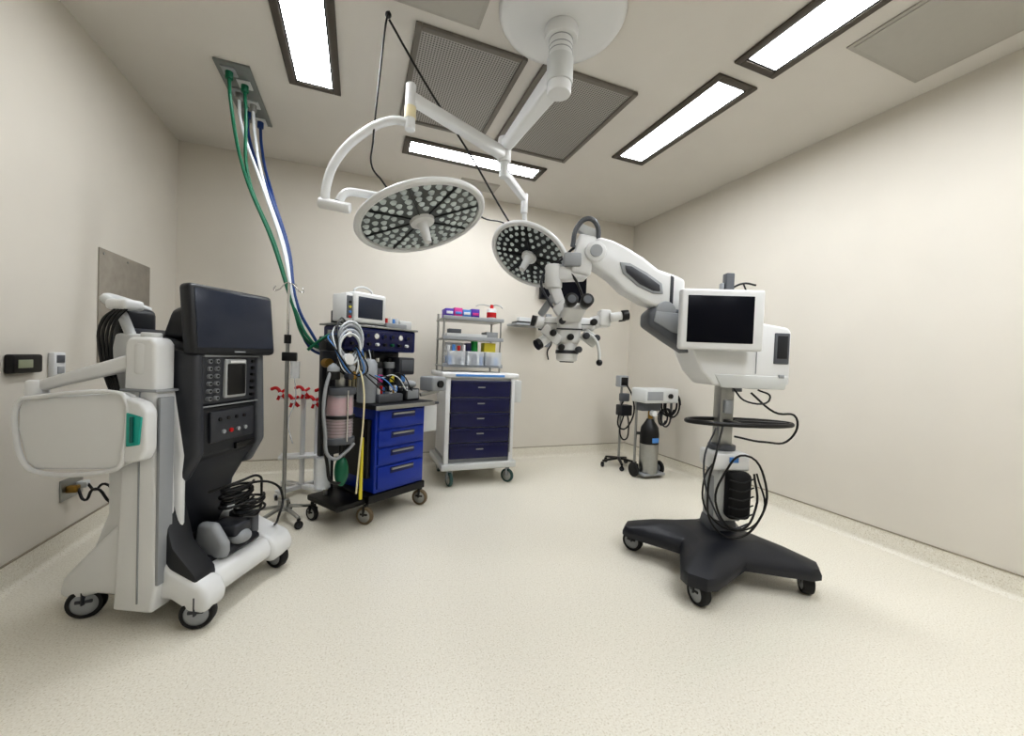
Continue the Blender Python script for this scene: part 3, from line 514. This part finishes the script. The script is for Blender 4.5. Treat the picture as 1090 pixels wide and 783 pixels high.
g.box("cabinet_display",(.20,.285),(-.137,-.125),(1.22,1.395),mgrey,.008); g.box("cabinet_display_glass",(.215,.272),(-.140,-.134),(1.25,1.38),char,.003)
g.box("cabinet_button",(.23,.26),(-.142,-.13),(1.14,1.16),lgrey,.003); g.cyl("cabinet_lens",(.05,0,1.05),(.05,0,1.09),.05,mgrey); g.box("cabinet_seam",(.10,.104),(-.134,-.12),(1.16,1.42),lgrey,.001)
Ms=Matrix.Translation((-.144,-.2,1.45))@Matrix.Rotation(radians(-4),4,'Z')
g.box("monitor_housing",(-.22,.222),(-.015,.04),(-.168,.165),white,.014,3,Ms); g.box("monitor_glass",(-.185,.165),(-.019,-.012),(-.128,.128),glass,.003,2,Ms)
g.beam("monitor_mount",(-.12,-.17,1.45),(-.1,-.08,1.42),.08,.1,lgrey)
g.prism("lower_arm",[(-.50,1.42),(-.50,1.49),(-.46,1.53),(-.28,1.52),(-.1,1.40),(-.10,1.22),(-.2,1.235),(-.36,1.33)],'y',-.075,.09,mgrey,.02,3)
g.prism("lower_arm_plate",[(-.47,1.44),(-.46,1.50),(-.3,1.49),(-.22,1.42),(-.25,1.36),(-.36,1.38)],'y',-.085,-.07,lgrey,.008,2)
g.prism("upper_arm",[(-.29,1.50),(-.29,1.69),(-.35,1.715),(-.45,1.745),(-.54,1.81),(-.63,1.86),(-.72,1.90),(-.80,1.92),(-.85,1.88),(-.85,1.76),(-.79,1.725),(-.72,1.68),(-.645,1.61),(-.53,1.55),(-.44,1.52),(-.34,1.49)],'y',-.07,.07,white,.022,3)
g.prism("arm_slot",[(-.42,1.60),(-.43,1.66),(-.52,1.72),(-.62,1.77),(-.68,1.775),(-.66,1.71),(-.57,1.64),(-.48,1.60)],'y',-.078,-.068,lgrey,.006,2)
g.prism("arm_slot_inner",[(-.44,1.615),(-.445,1.65),(-.52,1.70),(-.61,1.75),(-.65,1.755),(-.64,1.715),(-.56,1.65),(-.48,1.615)],'y',-.082,-.077,dgrey,.003,2)
g.prism("arm_band",[(-.36,1.50),(-.36,1.70),(-.38,1.71),(-.38,1.51)],'y',-.074,.074,dgrey,.004); g.cyl("arm_pivot",(-.82,-.085,1.83),(-.82,.085,1.83),.06,white,bev=.01,seg=32); g.cyl("arm_pivot_cap",(-.82,-.095,1.83),(-.82,-.084,1.83),.035,lgrey)
g.cyl("elbow_pivot",(-.40,-.08,1.50),(-.40,.1,1.50),.06,lgrey,bev=.01,seg=32)
g.beam("suspension_block",(-.86,0,1.93),(-.90,0,1.70),.12,.11,white,.13,.12,bev=.02,seg=3); g.beam("suspension_top",(-.80,0,1.93),(-.92,0,1.99),.07,.07,white2,.05,.05,bev=.015)
g.tube("suspension_hose",[(-.80,-.04,1.88),(-.82,-.06,1.99),(-.87,-.06,2.02),(-.93,-.05,1.97),(-.95,-.04,1.86)],.014,mgrey)
g.box("suspension_seam",(-.95,-.82),(-.062,-.058),(1.80,1.812),mgrey,.001)
g.beam("coupling",(-.86,0,1.72),(-1.05,0,1.70),.1,.09,white,.09,.08,bev=.018,seg=3); g.cyl("coupling_joint",(-1.05,0,1.62),(-1.05,0,1.76),.052,white,bev=.01); g.box("coupling_drive",(-1.0,-.9),(-.08,.06),(1.74,1.82),lgrey,.012)
g.beam("head_arm",(-1.05,0,1.64),(-1.0,0,1.52),.06,.07,white,.05,.06,bev=.014); g.beam("head_arm_b",(-1.02,-.01,1.53),(-.92,-.02,1.40),.08,.09,white,.09,.1,bev=.018)
g.beam("head_arm_c",(-1.03,.0,1.6),(-1.12,.02,1.46),.04,.04,lgrey,bev=.01)
g.beam("optics_body",(-.955,-.02,1.46),(-.955,-.02,1.29),.15,.14,white,.13,.13,bev=.025,seg=3)
g.lathe("objective",[(0,1.19),(.05,1.19),(.062,1.2),(.066,1.24),(.06,1.30),(.0,1.3)],white,(-.955,-.02,0)); g.lathe("objective_glass",[(0,1.184),(.04,1.184),(.045,1.192)],glass,(-.955,-.02,0)); g.cyl("objective_ring",(-.955,-.02,1.235),(-.955,-.02,1.255),.068,dgrey)
g.beam("beam_splitter",(-1.1,-.02,1.41),(-.8,-.02,1.41),.09,.075,white,bev=.018,seg=3)
g.beam("binocular_tube",(-.955,-.08,1.44),(-.93,-.17,1.50),.12,.07,white,.11,.05,bev=.014)
for sx in(-1,1):
    b0=Vector((-.93+sx*.042,-.15,1.505)); b1=b0+Vector((.0,-.10,.02)); g.cyl("eyepiece_tube_%d"%sx,b0,b0+(b1-b0)*.6,.027,lgrey); g.cyl("eyepiece_%d"%sx,b0+(b1-b0)*.5,b1,.033,black,.036,bev=.004); g.cyl("eyepiece_lens_%d"%sx,b1,b1+(b1-b0)*.03,.022,mgrey)
g.cyl("assistant_tube",(-.82,-.02,1.42),(-.74,-.03,1.44),.038,white,bev=.006); g.box("assistant_prism",(-.78,-.71),(-.07,.02),(1.40,1.50),white,.015,3)
for k in range(2): g.cyl("assistant_eyepiece_%d"%k,(-.72,-.08+.07*k,1.455),(-.65,-.09+.07*k,1.465),.024,white); g.cyl("assistant_cup_%d"%k,(-.66,-.09+.07*k,1.464),(-.62,-.09+.07*k,1.47),.030,black,bev=.004)
g.cyl("left_tube",(-1.1,-.02,1.41),(-1.15,-.03,1.42),.036,white,bev=.006); g.cyl("left_cup",(-1.15,-.03,1.42),(-1.175,-.03,1.425),.032,black,bev=.004)
g.cyl("camera_module",(-1.07,-.03,1.33),(-1.12,-.06,1.29),.03,white,bev=.005); g.cyl("camera_end",(-1.12,-.06,1.29),(-1.14,-.07,1.277),.032,black)
for k,(x,z) in enumerate(((-.86,1.34),(-1.05,1.35),(-.8,1.33),(-1.0,1.27),(-.9,1.26),(-.95,1.33),(-1.0,1.42),(-.82,1.42))): g.cyl("focus_knob_%d"%k,(x,-.08,z),(x,-.12,z),.019,black if k%2 else dgrey,bev=.004)
g.beam("left_side_module",(-1.1,-.04,1.38),(-1.0,-.06,1.30),.07,.06,white,bev=.012); g.beam("right_side_module",(-.87,-.05,1.36),(-.79,-.06,1.30),.06,.07,white2,bev=.012); g.cyl("turret",(-.955,-.02,1.46),(-.955,-.02,1.53),.05,lgrey,bev=.006)
g.box("optics_seam",(-1.03,-.88),(-.093,-.088),(1.372,1.38),dgrey,.001); g.box("splitter_seam",(-1.1,-.8),(-.066,-.060),(1.405,1.41),mgrey,.001)
g.tube("head_handle_r",[(-.87,-.08,1.36),(-.82,-.12,1.33),(-.79,-.13,1.26),(-.785,-.13,1.2)],.009,white2); g.sph("head_handle_knob",(-.785,-.13,1.19),.018,black)
g.tube("head_cable",[(-.9,.02,1.9),(-.98,-.02,1.8),(-.9,-.05,1.62),(-.86,-.06,1.5)],.008,black); g.tube("head_cable_b",[(-1.0,0,1.8),(-1.12,0,1.68),(-1.08,-.02,1.55),(-1.0,-.03,1.45)],.007,dgrey)
g.beam("top_mast",(.02,.05,1.44),(.02,.05,1.76),.05,.05,mgrey,bev=.006); g.beam("top_mast_b",(-.02,.05,1.46),(-.02,.05,1.70),.02,.03,lgrey)
g.tube("top_hook",[(.02,.05,1.66),(.1,.03,1.70),(.17,.02,1.69)],.006,black); g.tube("top_hook_b",[(.1,.03,1.70),(.13,.02,1.6),(.12,.02,1.5)],.005,black)

# ---------- camera
f,yaw,pitch,roll,hc=422.93,.36904,-.022858,.037903,1.1923
F=Vector((sin(yaw)*cos(pitch),cos(yaw)*cos(pitch),sin(pitch))); R0=Vector((cos(yaw),-sin(yaw),0)); U0=R0.cross(F)
R=R0*cos(roll)+U0*sin(roll); U=-R0*sin(roll)+U0*cos(roll)
cd=bpy.data.cameras.new("camera"); cd.sensor_width=36; cd.sensor_fit='HORIZONTAL'; cd.lens=f/1090*36; cd.clip_start=.05
co=bpy.data.objects.new("camera",cd); COL.objects.link(co)
M=Matrix((R,U,-F)).transposed().to_4x4(); M.translation=(0,0,hc); co.matrix_world=M; SC.camera=co
w=bpy.data.worlds.new("world"); SC.world=w; w.use_nodes=True; w.node_tree.nodes["Background"].inputs[0].default_value=(.9,.95,1,1); w.node_tree.nodes["Background"].inputs[1].default_value=.1
SC.view_settings.view_transform='Standard'
try: SC.view_settings.look='Medium High Contrast'
except Exception as ex: print("no look",ex)
SC.view_settings.exposure=0
